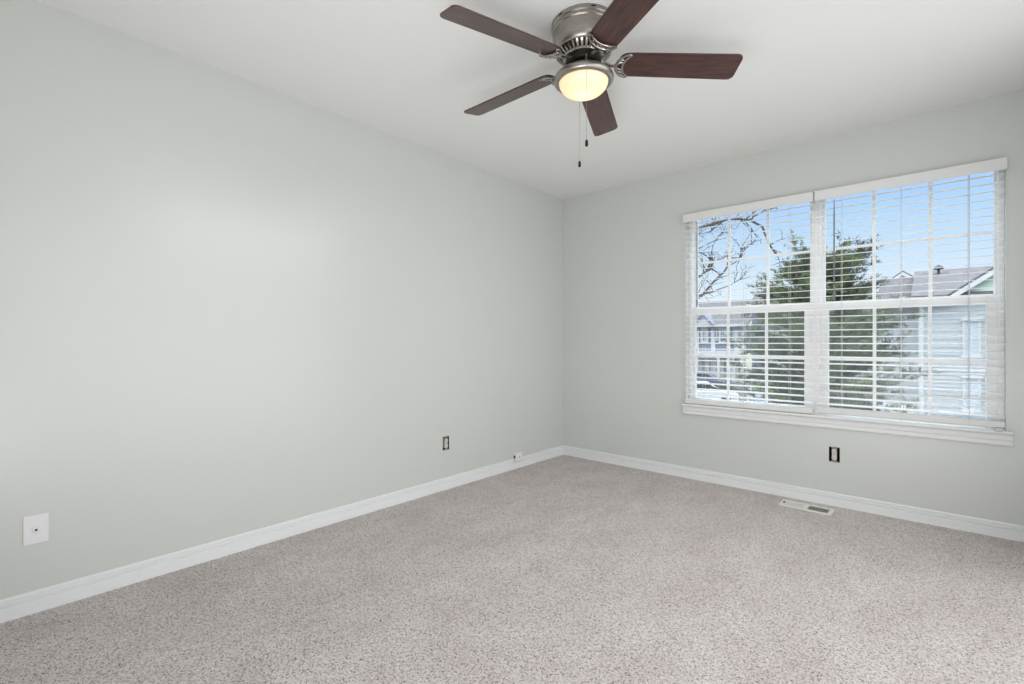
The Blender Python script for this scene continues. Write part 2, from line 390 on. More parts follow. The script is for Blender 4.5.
MB().lathe([(.05, fz(2.2405)), (.066, fz(2.240)), (.098, fz(2.232)), (.116, fz(2.222)), (.125, fz(2.213)), (.128, fz(2.206)), (.1275, fz(2.198)), (.122, fz(2.190)), (.112, fz(2.1865)), (.106, fz(2.188)), (.105, fz(2.196)),
            (.100, fz(2.212)), (.05, fz(2.226))], 72).build('light_ring', M['nickel'], fan, smooth=True)
pr = []
for k in range(15):
    a = PI/2*k/14
    pr.append((max(.0004, .1045*math.cos(a)**.85), fz(2.193-.060*math.sin(a))))
bo = MB().lathe(pr, 64).build('glass_bowl', M['bowl'], fan, smooth=True)
bo['label'] = 'glowing frosted white glass bowl'
# the lamp inside the bowl
lamp('fan_lamp', 'POINT', (FC.x, FC.y, 2.170), .21, (1, .70, .42), shadow_soft_size=.03)

def blade_mesh():
    out = []; r0, r1, hw0, hw1 = .148, .658, .060, .067
    def arc(cx, cy, r, a0, a1, n=6): return [(cx+r*math.cos(a0+(a1-a0)*i/n), cy+r*math.sin(a0+(a1-a0)*i/n)) for i in range(n+1)]
    c = .026
    out += arc(r1-c, hw1-c, c, 0, PI/2)[0:]
    out = arc(r1-c, -hw1+c, c, -PI/2, 0)+arc(r1-c, hw1-c, c, 0, PI/2)
    out += [(r0+.06, hw0+.002)]+arc(r0+.035, hw0-.035, .035, PI/2, PI, 5)+arc(r0+.035, -hw0+.035, .035, PI, 1.5*PI, 5)+[(r0+.06, -hw0-.002)]
    return MB().prism(out, -.0032, .0032)
def iron_mesh():
    b = MB()
    # arm from the flywheel, bending down to the blade
    b.tube([(.052, 0, .006), (.075, 0, .006), (.095, 0, .002), (.115, 0, -.007), (.145, 0, -.0095)], [.011, .011, .009, .009, .010], 8, flat=.55)
    def arc(cx, cy, r, a0, a1, n=12): return [(cx+r*math.cos(a0+(a1-a0)*i/n), cy+r*math.sin(a0+(a1-a0)*i/n), -.0095) for i in range(n+1)]
    R = [.004+.004*math.sin(PI*i/16) for i in range(17)]
    b.tube(arc(.202, 0, .062, PI*.60, PI*1.40, 16), R, 8, flat=.6)       # outer crescent
    b.tube(arc(.232, 0, .066, PI*.70, PI*1.30, 16), [r*.8 for r in R], 8, flat=.6)       # inner crescent
    for s in (-1, 1):
        b.tube([(0.1830, s*.059, -.0095), (0.1920, s*.056, -.0095), (0.1935, s*.054, -.0095)], .0055, 8, flat=.6)
        b.tube([(0.1420, s*.008, -.0095), (0.1560, s*.018, -.0095), (0.1690, s*.019, -.0095)], .004, 6, flat=.6)
        b.tube([(0.1470, s*.028, -.0095), (0.1600, s*.032, -.0095), (0.1740, s*.033, -.0095)], .0035, 6, flat=.6)
        b.lathe([(.0005, -.005), (.005, -.004), (.006, 0), (.006, .003)], 10, T((.172, s*.034, -.0115)))
    b.lathe([(.0005, -.005), (.005, -.004), (.006, 0), (.006, .003)], 10, T((.165, 0, -.0115)))
    return b
blade0 = None
for k in range(5):
    ang = math.radians(40.0+72*k)
    if blade0 is None:
        bl = blade_mesh().build('blade', M['blade'], fan, bevel=.0015); ir = iron_mesh().build('blade_iron', M['pewter'], bl, smooth=True); blade0 = (bl, ir)
    else:
        bl = blade0[0].copy(); COL.objects.link(bl); bl.parent = fan
        ir = blade0[1].copy(); COL.objects.link(ir); ir.parent = bl
    bl.location = (0, 0, fz(2.274))
    bl.rotation_euler = (Matrix.Rotation(ang, 4, 'Z') @ Matrix.Rotation(math.radians(2.3), 4, 'Y') @ Matrix.Rotation(math.radians(-14), 4, 'X')).to_euler()
def chain(p, ztop, zfob, stub):
    l = Vector(p)-FC
    c = MB(); n = int((ztop-zfob-.012)/.0042); prof = []
    for i in range(n+1):
        z = zfob+.012+i*.0042; prof += [(.0005, fz(z)), (.0011, fz(z+.0021))]
    c.lathe(prof, 6, T((l.x, l.y, 0)))
    c.tube([(stub[0], stub[1], fz(2.254)), (stub[0]*.5+l.x*.5, stub[1]*.5+l.y*.5, fz(2.250)), (l.x, l.y, fz(ztop))], .0012, 6)
    o = c.build('pull_chain', M['nickel'], fan)
    MB().lathe([(.0012, fz(zfob+.014)), (.0045, fz(zfob+.011)), (.0062, fz(zfob+.002)), (.0062, fz(zfob-.010)), (.004, fz(zfob-.014)), (.001, fz(zfob-.0145))], 12, T((l.x, l.y, 0))).build('fob', M['dark'], o, smooth=True)
p1 = at(586.6, 143, 1.935); chain((p1.x, p1.y, 0), 2.238, p1.z, ((p1.x-FC.x)*.36, (p1.y-FC.y)*.36))
p2 = at(579.6, 164, 2.195); chain((p2.x, p2.y, 0), 2.238, p2.z, ((p2.x-FC.x)*.36, (p2.y-FC.y)*.36))

# ------------------------------------------------------------------ outlets, plates, register
def outlet(loc, rz, label):
    """built facing -y, recessed in the wall at y = 0"""
    e = empty('power_outlet', loc, rz); tag(e, label, 'power outlet', 'uncovered power outlets')
    hw, hh = .030, .049
    b = MB(); d = .06; t = .0015
    b.box((-hw, d-t, -hh), (hw, d, hh)); b.box((-hw, .0005, -hh), (-hw+t, d, hh)); b.box((hw-t, .0005, -hh), (hw, d, hh))
    b.box((-hw, .0005, hh-t), (hw, d, hh)); b.box((-hw, .0005, -hh), (hw, d, -hh+t))
    b.build('wall_box', M['black'], e)
    y = MB(); y.box((-.009, -.002, -.052), (.009, -.0005, .052)); y.box((-.017, -.002, .040), (.017, -.0005, .0455)); y.box((-.017, -.002, -.0455), (.017, -.0005, -.040))
    y.build('yoke', M['zinc'], e)
    r = MB()
    r.box((-.0125, -.003, -.033), (.0125, .03, .033))
    for s in (-1, 1):
        pts = [(0.0140*math.cos(a), .0145*math.sin(a)) for a in [2*PI*i/24 for i in range(24)]]
        r.prism([(x, z+s*.0195) for x, z in pts], .003, .0075, Matrix.Rotation(PI/2, 4, 'X'))
    rr = r.build('receptacle', M['outlet'], e)
    q = MB()
    for s in (-1, 1):
        q.box((-.0075, -.0079, s*.0195-.001), (-.0055, -.0074, s*.0195+.007)); q.box((.0052, -.0079, s*.0195-.001), (.0072, -.0074, s*.0195+.006))
        q.lathe([(.0002, 0), (.0024, 0), (.0024, .0004), (.0002, .0004)], 10, T((0, -.0075, s*.0195-.007)) @ Matrix.Rotation(PI/2, 4, 'X'))
    q.lathe([(.0002, 0), (.003, 0), (.003, .0006), (.0002, .0006)], 10, T((0, -.003, 0)) @ Matrix.Rotation(PI/2, 4, 'X'))
    q.build('slots', M['black'], rr)
outlet(((OW[0]+OW[1])/2, 0, (OW[2]+OW[3])/2), 0, 'uncovered power outlet with black surround under the twin window')
outlet((0, (OL[0]+OL[1])/2, (OL[2]+OL[3])/2), PI/2, 'uncovered power outlet with black surround low on the long left wall')

# coaxial wall plate
e = empty('cable_plate', (.0, -3.593, .329), PI/2); tag(e, 'white square wall plate with black centre hole, near left foreground', 'wall plate')
p = MB(); p.box((-.037, -.0055, -.058), (.037, 0, .058))
p = p.build('cover_plate', M['plate'], e, bevel=.003)
k = MB(); k.lathe([(.0005, .003), (.011, .003), (.0135, 0), (.0005, 0)], 24, T((0, -.0055, -.002)) @ Matrix.Rotation(PI/2, 4, 'X')); k = k.build('bushing', M['plate'], e, smooth=True)
h = MB(); h.lathe([(.0003, .0008), (.0042, .0008), (.0042, 0), (.0003, 0)], 16, T((0, -.0084, -.002)) @ Matrix.Rotation(PI/2, 4, 'X')); h.build('cable_hole', M['black'], k)
for z in (.042, -.042): MB().lathe([(.0003, .001), (.003, .0008), (.0034, 0), (.0003, 0)], 12, T((0, -.0055, z)) @ Matrix.Rotation(PI/2, 4, 'X')).build('screw', M['plate'], e)

# surface phone jack on the baseboard
e = empty('phone_jack', (.0, -.682, .102), PI/2); tag(e, 'small white phone jack box mounted on the left baseboard near the corner', 'phone jack')
b = MB(); b.box((-.040, -.038, -.030), (.040, -.0177, .034)); b.box((-.040, -.019, -.020), (.040, 0, .034)); b.build('housing', M['plate'], e, bevel=.003)
b = MB(); b.box((-.0415, -.028, -.008), (-.0399, -.012, .014)); b.build('jack_socket', M['black'], e)
b = MB(); b.box((-.004, -.0394, -.004), (.008, -.0378, .006)); b.build('front_screw', M['zinc'], e)

# floor register
e = empty('floor_register', (2.051, -.166, 0), -.02); tag(e, 'cream metal floor vent register set in carpet beneath the window', 'floor vent')
L_, W_ = .148, .068
f = MB(); hz = .006; b0, b1_ = .024, .020
f.box((-L_, -W_, 0), (-L_+b0, W_, hz)); f.box((L_-b0, -W_, 0), (L_, W_, hz)); f.box((-L_+b0, W_-b1_, 0), (L_-b0, W_, hz)); f.box((-L_+b0, -W_, 0), (L_-b0, -W_+b1_, hz))
f.box((-.012, -W_+b1_, 0), (.012, W_-b1_, hz))
f.build('frame', M['register'], e, bevel=.0015)
MB().box((-L_+.01, -W_+.01, .0004), (L_-.01, W_-.01, .0012)).build('duct_opening', M['black'], e)
for sgn in (-1, 1):
    f = MB(); a0 = .012 if sgn > 0 else -L_+b0; a1 = L_-b0 if sgn > 0 else -.012; n = 10
    for i in range(n):
        x = a0+(a1-a0)*(i+.5)/n
        tl = .75 if sgn < 0 else -.75
        w2 = .0019 if sgn > 0 else .0040
        f.box((-w2, -W_+b1_, -.0006), (w2, W_-b1_, .0006), T((x, 0, .0042)) @ Matrix.Rotation(-.5 if sgn > 0 else .5, 4, 'Y'))
    f.build('louvers', M['register'], e)
f = MB(); f.box((-L_+.018, -.016, hz-.001), (-L_+.026, .010, hz+.006)); f.build('damper_lever', M['dark'], e)

# ------------------------------------------------------------------ outdoors
ZG = -3.2
X_ = {}
X_['ground'] = mat('asphalt_ground', (92, 92, 94), .9, noise=(.6, (80, 80, 82), .4, .6))
X_['lawn'] = mat('winter_lawn', (108, 112, 88), .95, noise=(1.4, (128, 126, 106), .4, .6))
X_['shingle'] = mat('grey_shingles', (104, 103, 107), .9, noise=(3, (84, 83, 87), .35, .65, (1, 1, 3)))
X_['white'] = mat('white_exterior_trim', (200, 202, 202), .6)
X_['green'] = mat('pale_green_siding', (214, 230, 212), .7)
X_['moss'] = mat('grey_green_siding', (150, 160, 150), .7)
X_['blue'] = mat('pale_blue_siding', (176, 182, 184), .7)
X_['slate'] = mat('slate_blue_siding', (118, 124, 142), .7)
X_['cream'] = mat('cream_siding', (224, 222, 200), .7)
X_['pane'] = mat('dark_window_pane', (120, 132, 142), .15)
X_['paneb'] = mat('pale_curtained_pane', (186, 198, 206), .2)
X_['bark'] = mat('grey_brown_bark', (80, 75, 75), .9, noise=(14, (104, 98, 97), .4, .6))
X_['pbark'] = mat('pine_bark', (92, 80, 74), .9, noise=(14, (116, 104, 96), .4, .6))
X_['needle'] = mat('pine_needles', (58, 66, 54), .8, noise=(1.3, (122, 138, 90), .40, .62))
X_['carw'] = mat('white_car_paint', (205, 207, 210), .25, coat=.5)
X_['carb'] = mat('blue_car_paint', (70, 84, 120), .25, coat=.5)
X_['carg'] = mat('silver_car_paint', (170, 174, 180), .25, .5, coat=.5)
X_['carglass'] = mat('car_glass', (40, 46, 54), .1)
X_['tyre'] = mat('tyre_rubber', (30, 30, 31), .8)
X_['metal'] = mat('dark_metal', (70, 70, 74), .5, .5)
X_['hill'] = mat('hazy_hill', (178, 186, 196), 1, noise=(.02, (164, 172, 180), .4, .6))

struct(MB().box((-140, .9, ZG-.3), (120, 260, ZG)).build('ground', X_['ground']), 'grey paved street and parking ground outside below the window', 'ground')
struct(MB().box((-9, 6, ZG), (12, 20, ZG+.05)).build('lawn', X_['lawn']), 'faded winter lawn strip under the pine', 'lawn')
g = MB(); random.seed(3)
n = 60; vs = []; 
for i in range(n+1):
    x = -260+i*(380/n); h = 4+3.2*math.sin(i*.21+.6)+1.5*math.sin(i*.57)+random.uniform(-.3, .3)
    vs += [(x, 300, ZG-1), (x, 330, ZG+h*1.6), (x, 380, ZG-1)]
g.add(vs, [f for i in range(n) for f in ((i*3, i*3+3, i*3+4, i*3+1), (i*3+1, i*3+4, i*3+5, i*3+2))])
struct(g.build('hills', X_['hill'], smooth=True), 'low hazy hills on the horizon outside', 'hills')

def house_window(parent, x0, x1, z0, z1, y, pane, off, trim=.09, split=True, shut=None):
    b = MB(); ring(b, x0, x1, z0, z1, y-.08, y+.02, trim, trim, trim, trim); b.box((x0-.06, y-.12, z1-.04), (x1+.06, y+.0, z1+.12)); b.box((x0-.06, y-.12, z0-.06), (x1+.06, y, z0+.05))
    if split:
        zc = (z0+z1)/2; xc = (x0+x1)/2; b.box((x0+trim, y-.05, zc-.035), (x1-trim, y, zc+.035)); b.box((xc-.02, y-.045, z0+trim), (xc+.02, y, z1-trim))
    b.v = [v+off for v in b.v]; o = b.build('window', X_['white'], parent)
    p = MB().box((x0+trim, y-.03, z0+trim), (x1-trim, y-.01, z1-trim)); p.v = [v+off for v in p.v]; p.build('pane', pane, o)
def siding(b, x0, x1, y, z0, z1, step=.2):
    """lap siding boards on a facade facing -y"""
    z = z0
    while z < z1-.02:
        t = min(z+step, z1)
        b.add([(x0, y, t), (x1, y, t), (x1, y-.025, z), (x0, y-.025, z), (x0, y, z), (x1, y, z)], [(0,3,2,1), (3,4,5,2), (0,4,3), (1,2,5)])
        z = t
def gable_y(b, x0, x1, y0, y1, ze, zr, th=.22, over=.35):
    """roof slab pair with its ridge along y"""
    xm = (x0+x1)/2; k = (zr-ze)/(xm-x0)
    a0, a1 = x0-over, x1+over; za = ze-over*k
    for s in (0, 1):
        A, B = ((a0, za), (xm, zr)) if s == 0 else ((xm, zr), (a1, za))
        P = [A, B, (B[0], B[1]+th), (A[0], A[1]+th)]
        b.add([(x, y0-over, z) for x, z in P]+[(x, y1+over, z) for x, z in P], [(0,1,2,3), (7,6,5,4), (0,4,5,1), (1,5,6,2), (2,6,7,3), (3,7,4,0)])
def gable_x(b, x0, x1, y0, y1, ze, zr, th=.22, over=.35):
    ym = (y0+y1)/2; k = (zr-ze)/(ym-y0); a0, a1 = y0-over, y1+over; za = ze-over*k
    for s in (0, 1):
        A, B = ((a0, za), (ym, zr)) if s == 0 else ((ym, zr), (a1, za))
        P = [A, B, (B[0], B[1]+th), (A[0], A[1]+th)]
        b.add([(x0-over, y, z) for y, z in P]+[(x1+over, y, z) for y, z in P], [(0,1,2,3), (7,6,5,4), (0,4,5,1), (1,5,6,2), (2,6,7,3), (3,7,4,0)])
def rake(b, x0, x1, y, ze, zr, over=.35, w_=.3):
    """white barge boards of a gable facing -y"""
    xm = (x0+x1)/2; k = (zr-ze)/(xm-x0); za = ze-over*k
    for A, B in (((x0-over, za), (xm, zr)), ((x1+over, za), (xm, zr))):
        P = [A, B, (B[0], B[1]+.1), (A[0], A[1]+.1)]; P[0] = (A[0], A[1]-w_+.1); P[1] = (B[0], B[1]-w_+.1)
        b.add([(x, y-over-.06, z) for x, z in P]+[(x, y-over, z) for x, z in P], [(0,1,2,3), (7,6,5,4), (0,4,5,1), (1,5,6,2), (2,6,7,3), (3,7,4,0)])

# --- right-hand neighbour: pale blue and green house, gable to the right
YR = 28.7
hx0 = at_y(920, 344, YR).x; gx0 = at_y(952, 344, YR).x
wA = at_y(962.5, 320.5, YR); wB = at_y(981, 357, YR); wC = at_y(962.5, 377, YR); wD = at_y(981, 412, YR)
ht = empty('neighbour_house', (hx0, YR, ZG)); tag(ht, 'pale blue and green sided house with grey roof, right side of right window', 'house')
off = -Vector(ht.location); hx1 = hx0+16
zE = at_y(949, 297, YR).z; zP = zE+3.4; g1 = gx0+9.0
def hp(b, nm, m, parent=ht, off_=None, **k):
    o_ = off_ or -Vector(parent.location)
    b.v = [v+o_ for v in b.v]; return b.build(nm, m, parent, **k)
b = MB(); b.box((hx0, YR, ZG), (hx1, YR+10, zE)); siding(b, hx0, hx1, YR, ZG, zE)
hp(b, 'wall', X_['blue'], ht)
b = MB(); xm = (gx0+g1)/2
b.add([(gx0, YR-.02, zE), (g1, YR-.02, zE), (xm, YR-.02, zP), (gx0, YR+5, zE), (g1, YR+5, zE), (xm, YR+5, zP)], [(0,1,2), (5,4,3), (0,2,5,3), (1,4,5,2), (0,3,4,1)])
z = zE
while z < zP-.25:
    q = (z-zE)/(zP-zE); x0_, x1_ = gx0+(xm-gx0)*q, g1-(g1-xm)*q
    q2 = (z+.2-zE)/(zP-zE); x2_, x3_ = gx0+(xm-gx0)*q2, g1-(g1-xm)*q2
    b.add([(x0_, YR-.045, z), (x1_, YR-.045, z), (x3_, YR-.02, z+.2), (x2_, YR-.02, z+.2), (x0_, YR-.02, z), (x1_, YR-.02, z)], [(0,1,2,3), (0,4,5,1)]); z += .2
hp(b, 'gable_wall', X_['green'], ht)
b = MB(); gable_x(b, hx0, hx1, YR, YR+10, zE, at_y(955, 272.5, YR+5).z); hp(b, 'main_roof', X_['shingle'], ht)
wx = at_y(884, 344, YR+2).x; b = MB(); b.box((wx, YR+2, ZG), (hx0+.3, YR+8, zE-.3)); hp(b, 'wing_wall', X_['blue'], ht)
b = MB(); gable_x(b, wx, hx0+.3, YR+2, YR+8, zE-.3, at_y(900, 281.5, YR+5).z); hp(b, 'wing_roof', X_['shingle'], ht)
b = MB(); gable_y(b, gx0, g1, YR, YR+5, zE, zP); hp(b, 'gable_roof', X_['shingle'], ht)
b = MB(); rake(b, gx0, g1, YR, zE, zP, w_=.26); hp(b, 'barge_board', X_['white'], ht)
b = MB(); b.box((hx0-.05, YR-.08, ZG), (hx0+.15, YR+.2, zE)); hp(b, 'corner_board', X_['white'], ht)
zb = at_y(955, 372, YR).z; b = MB(); b.box((hx0, YR-.06, zb-.07), (hx1, YR, zb-.02)); b.box((hx0, YR-.06, zb+.04), (hx1, YR, zb+.09)); zc_ = at_y(955, 320, YR).z
b.box((hx0-.35, YR-.42, zE-.30), (gx0, YR-.34, zE-.05)); hp(b, 'trim_board', X_['white'], ht)
house_window(ht, wA.x, wB.x, wB.z, wA.z, YR-.02, X_['paneb'], off); house_window(ht, wC.x, wD.x, wD.z, wC.z, YR-.02, X_['paneb'], off)
v = at_y(938.5, 271, YR+4); b = MB(); b.lathe([(.06, 0), (.06, .5), (.22, .5), (.22, .62), (.05, .75)], 10, T((v.x, v.y, at_y(940, 278, YR+4).z))); hp(b, 'roof_vent', X_['metal'], ht)

# --- second house behind it, its green gable showing left of the main roof
YQ = 52; cpk = at_y(903, 273.5, YQ); cl_ = at_y(884, 286, YQ); hw_ = abs(cl_.x-cpk.x)+2
hb = empty('rear_house', (cpk.x, YQ, ZG)); tag(hb, 'grey roofed house with small pale green gable behind the pale blue house', 'house')
k_ = (cpk.z-cl_.z)/(cpk.x-cl_.x); ze = cpk.z-k_*hw_
b = MB(); b.box((cpk.x-hw_, YQ, ZG), (cpk.x+hw_, YQ+8, ze))
b.add([(cpk.x-hw_, YQ, ze), (cpk.x+hw_, YQ, ze), (cpk.x, YQ, cpk.z-.05), (cpk.x-hw_, YQ+8, ze), (cpk.x+hw_, YQ+8, ze), (cpk.x, YQ+8, cpk.z-.05)], [(0,1,2), (5,4,3)])
hp(b, 'wall', X_['green'], hb)
b = MB(); gable_y(b, cpk.x-hw_, cpk.x+hw_, YQ, YQ+8, ze, cpk.z); hp(b, 'roof', X_['shingle'], hb)
b = MB(); rake(b, cpk.x-hw_, cpk.x+hw_, YQ, ze, cpk.z); hp(b, 'barge_board', X_['white'], hb)

# --- house behind the pine: white rake over a pale green gable, grey roof to its left
YM = 38; pk = at_y(817, 281, YM); rl = at_y(774, 303, YM); hw_ = (pk.x-rl.x)*1.1
hm = empty('middle_house', (pk.x, YM, ZG)); tag(hm, 'grey roofed house with grey green gable wall partly hidden behind the pine', 'house')
k_ = (pk.z-rl.z)/(pk.x-rl.x); ze = pk.z-k_*hw_
b = MB(); b.box((pk.x-hw_, YM, ZG), (pk.x+hw_, YM+9, ze)); siding(b, pk.x-hw_, pk.x+hw_, YM, ZG, ze, .25)
b.add([(pk.x-hw_, YM, ze), (pk.x+hw_, YM, ze), (pk.x, YM, pk.z-.05), (pk.x-hw_, YM+9, ze), (pk.x+hw_, YM+9, ze), (pk.x, YM+9, pk.z-.05)], [(0,1,2), (5,4,3)])
hp(b, 'wall', X_['moss'], hm)
b = MB(); gable_y(b, pk.x-hw_, pk.x+hw_, YM, YM+9, ze, pk.z); hp(b, 'roof', X_['shingle'], hm)
b = MB(); rake(b, pk.x-hw_, pk.x+hw_, YM, ze, pk.z); hp(b, 'barge_board', X_['white'], hm)
sl_ = at_y(752, 303, YM+3); b = MB(); b.box((sl_.x, YM+3, ZG), (pk.x, YM+9, ze)); hp(b, 'side_wall', X_['slate'], hm)
b = MB(); gable_x(b, sl_.x, pk.x, YM+3, YM+9, ze, at_y(765, 293, YM+6).z); hp(b, 'side_roof', X_['shingle'], hm)
for x0, x1 in ((-1.6, -.5), (.5, 1.6)):
    house_window(hm, pk.x+x0, pk.x+x1, ZG+3.6, ZG+5.2, YM-.02, X_['pane'], -Vector(hm.location))

# --- townhouse row on the left
YT = 50.6; tx1 = at_y(744, 344, YT).x; tx0 = at_y(672, 344, YT).x
def tz(py, px=722): return at_y(px, py, YT).z
th = empty('townhouse', (tx1, YT, ZG)); tag(th, 'slate blue townhouse with white bays and gabled dormer, far left of left window', 'house')
ze = tz(326); zb = tz(353)
b = MB(); b.box((tx0, YT, zb), (tx1, YT+10, ze)); hp(b, 'upper_wall', X_['slate'], th)
b = MB(); b.box((tx0, YT+.6, ZG), (tx1, YT+10, zb)); hp(b, 'lower_wall', X_['cream'], th)
b = MB(); gable_x(b, tx0, tx1, YT, YT+10, ze, ze+2.9, over=.4); hp(b, 'roof', X_['shingle'], th)
b = MB(); b.add([(tx1+.02, YT, ze), (tx1+.02, YT+10, ze), (tx1+.02, YT+5, ze+2.8), (tx1-.2, YT, ze), (tx1-.2, YT+10, ze), (tx1-.2, YT+5, ze+2.8)], [(0,1,2), (5,4,3), (0,2,5,3), (1,4,5,2), (0,3,4,1)])
hp(b, 'end_gable', X_['cream'], th)
b = MB(); b.box((tx0-.2, YT-.45, zb-.35), (tx1+.2, YT+.1, zb+.25)); b.box((tx0-.3, YT-.45, ze-.1), (tx1+.3, YT-.3, ze+.18)); hp(b, 'belt_trim', X_['white'], th)
for px in (697, 713.5, 729, 737, 743):
    x = at_y(px, 344, YT).x; b = MB(); b.box((x-.22, YT-.12, zb), (x+.22, YT+.05, ze)); hp(b, 'pilaster', X_['white'], th)
for a, c in ((701, 708.5), (719, 726.5)):
    house_window(th, at_y(a, 0, YT).x, at_y(c, 0, YT).x, tz(343), tz(328.5), YT-.05, X_['pane'], -Vector(th.location), trim=.2)
for a, c in ((693.5, 697), (714.5, 717.5), (730, 734), (738, 742)):
    house_window(th, at_y(a, 0, YT).x, at_y(c, 0, YT).x, tz(340), tz(328), YT-.04, X_['pane'], -Vector(th.location), trim=.08, split=False)
for px in (692, 699, 706, 713, 721, 729, 736):
    house_window(th, at_y(px, 0, YT).x, at_y(px+5, 0, YT).x, tz(375), tz(358.5), YT+.55, X_['pane'], -Vector(th.location), trim=.14)
for px in (690.5, 698, 719.5, 735, 743):
    x = at_y(px, 0, YT).x; b = MB(); b.box((x-.16, YT-.4, ZG), (x+.16, YT-.1, zb-.3)); hp(b, 'porch_column', X_['white'], th)
xd = at_y(704.3, 0, YT).x; wd = .95; zp = tz(315.5)
b = MB(); b.box((xd-wd, YT-.5, ze-.1), (xd+wd, YT+4, ze+.15))
b.add([(xd-wd, YT-.5, ze+.15), (xd+wd, YT-.5, ze+.15), (xd, YT-.5, zp), (xd-wd, YT+4, ze+.15), (xd+wd, YT+4, ze+.15), (xd, YT+4, zp)], [(0,1,2), (5,4,3), (0,2,5,3), (1,4,5,2)])
dm = hp(b, 'dormer', X_['white'], th)
b = MB(); gable_y(b, xd-wd, xd+wd, YT-.5, YT+4, ze+.15, zp, th=.3, over=.2); b.v = [v-Vector(th.location) for v in b.v]; b.build('dormer_roof', X_['slate'], dm)

# --- trees
def strand(rng, p, d, L, n, wob, droop=0):
    pts = [Vector(p)]; d = Vector(d).normalized()
    for i in range(n):
        d = (d+Vector((rng.uniform(-wob, wob), rng.uniform(-wob, wob), rng.uniform(-wob, wob)-droop))).normalized()
        pts.append(pts[-1]+d*L/n)
    return pts
def bare_tree():
    rng = random.Random(11); D = 9.5
    base = at(648, 344, D); base.z = ZG
    t = empty('bare_tree', base); tag(t, 'leafless grey branched tree reaching in from the left of left window', 'tree')
    off = -base; b = MB()
    P = lambda px, py, dd=0: at(px, py, D+dd)
    trunk = [base+Vector((0, 0, -.1)), base+Vector((.05, 0, 1.5)), base+Vector((-.02, .1, 3.0)), P(650, 330), P(654, 280), P(660, 232), P(664, 190), P(668, 150)]
    b.tube(trunk, [.17, .15, .13, .12, .10, .08, .05, .02], 9)
    def twigs(pts, r, lev, n, L):
        for _ in range(n):
            i = rng.randrange(max(1, len(pts)//4), len(pts)); p = pts[i]; q = pts[max(0, i-1)]
            d = (p-q).normalized(); side = Vector((rng.uniform(-1, 1), rng.uniform(-1, 1), rng.uniform(-.5, 1))).normalized()
            s = strand(rng, p, d*.8+side*.8, L*rng.uniform(.5, 1.1), 6, .32); b.tube(s, r, 5, r1=r*.3)
            if lev: twigs(s, r*.6, lev-1, 2, L*.55)
    mains = [([P(658, 250), P(684, 236), P(704, 226), P(727, 219), P(740, 218.5), P(752, 221), P(762, 226), P(766, 236), P(772, 249), P(777, 254)], .045, 5, .45),
             ([P(749, 220), P(756, 215), P(764, 211), P(775, 208)], .026, 3, .25),
             ([P(652, 300), P(676, 288), P(694, 279), P(706, 271), P(714, 267)], .055, 8, .5),
             ([P(650, 325), P(676, 312), P(702, 296), P(712, 284), P(724, 272), P(733, 258), P(741, 258), P(741, 250), P(752, 243)], .035, 9, .45),
             ([P(655, 268), P(680, 258), P(700, 252), P(712, 260), P(722, 262)], .028, 7, .45),
             ([P(657, 240), P(684, 234), P(700, 234), P(712, 231), P(722, 222)], .026, 9, .42),
             ([P(659, 225), P(685, 248), P(700, 248), P(716, 240), P(724, 230)], .020, 8, .4),
             ([P(651, 315), P(680, 300), P(704, 294), P(728, 286), P(745, 276)], .022, 8, .42),
             ([P(660, 225), P(680, 205), P(700, 190), P(722, 178)], .03, 5, .5),
             ([P(656, 262), P(630, 240), P(600, 215), P(580, 180)], .05, 6, .6),
             ([P(660, 232), P(648, 200), P(630, 160)], .04, 5, .6)]
    for pts, r, n, L in mains:
        out = []
        for i in range(len(pts)-1):
            for q in range(3):
                p = pts[i].lerp(pts[i+1], q/3); j = .012 if q else .0
                out.append(p+Vector((rng.uniform(-j, j), rng.uniform(-.03, .03), rng.uniform(-j, j))))
        out.append(pts[-1]); r *= .82; b.tube(out, r, 7, r1=r*.36); twigs(out, r*.36, 1, int(n*1.8), L)
    b.v = [v+off for v in b.v]; b.build('branches', X_['bark'], t)
bare_tree()

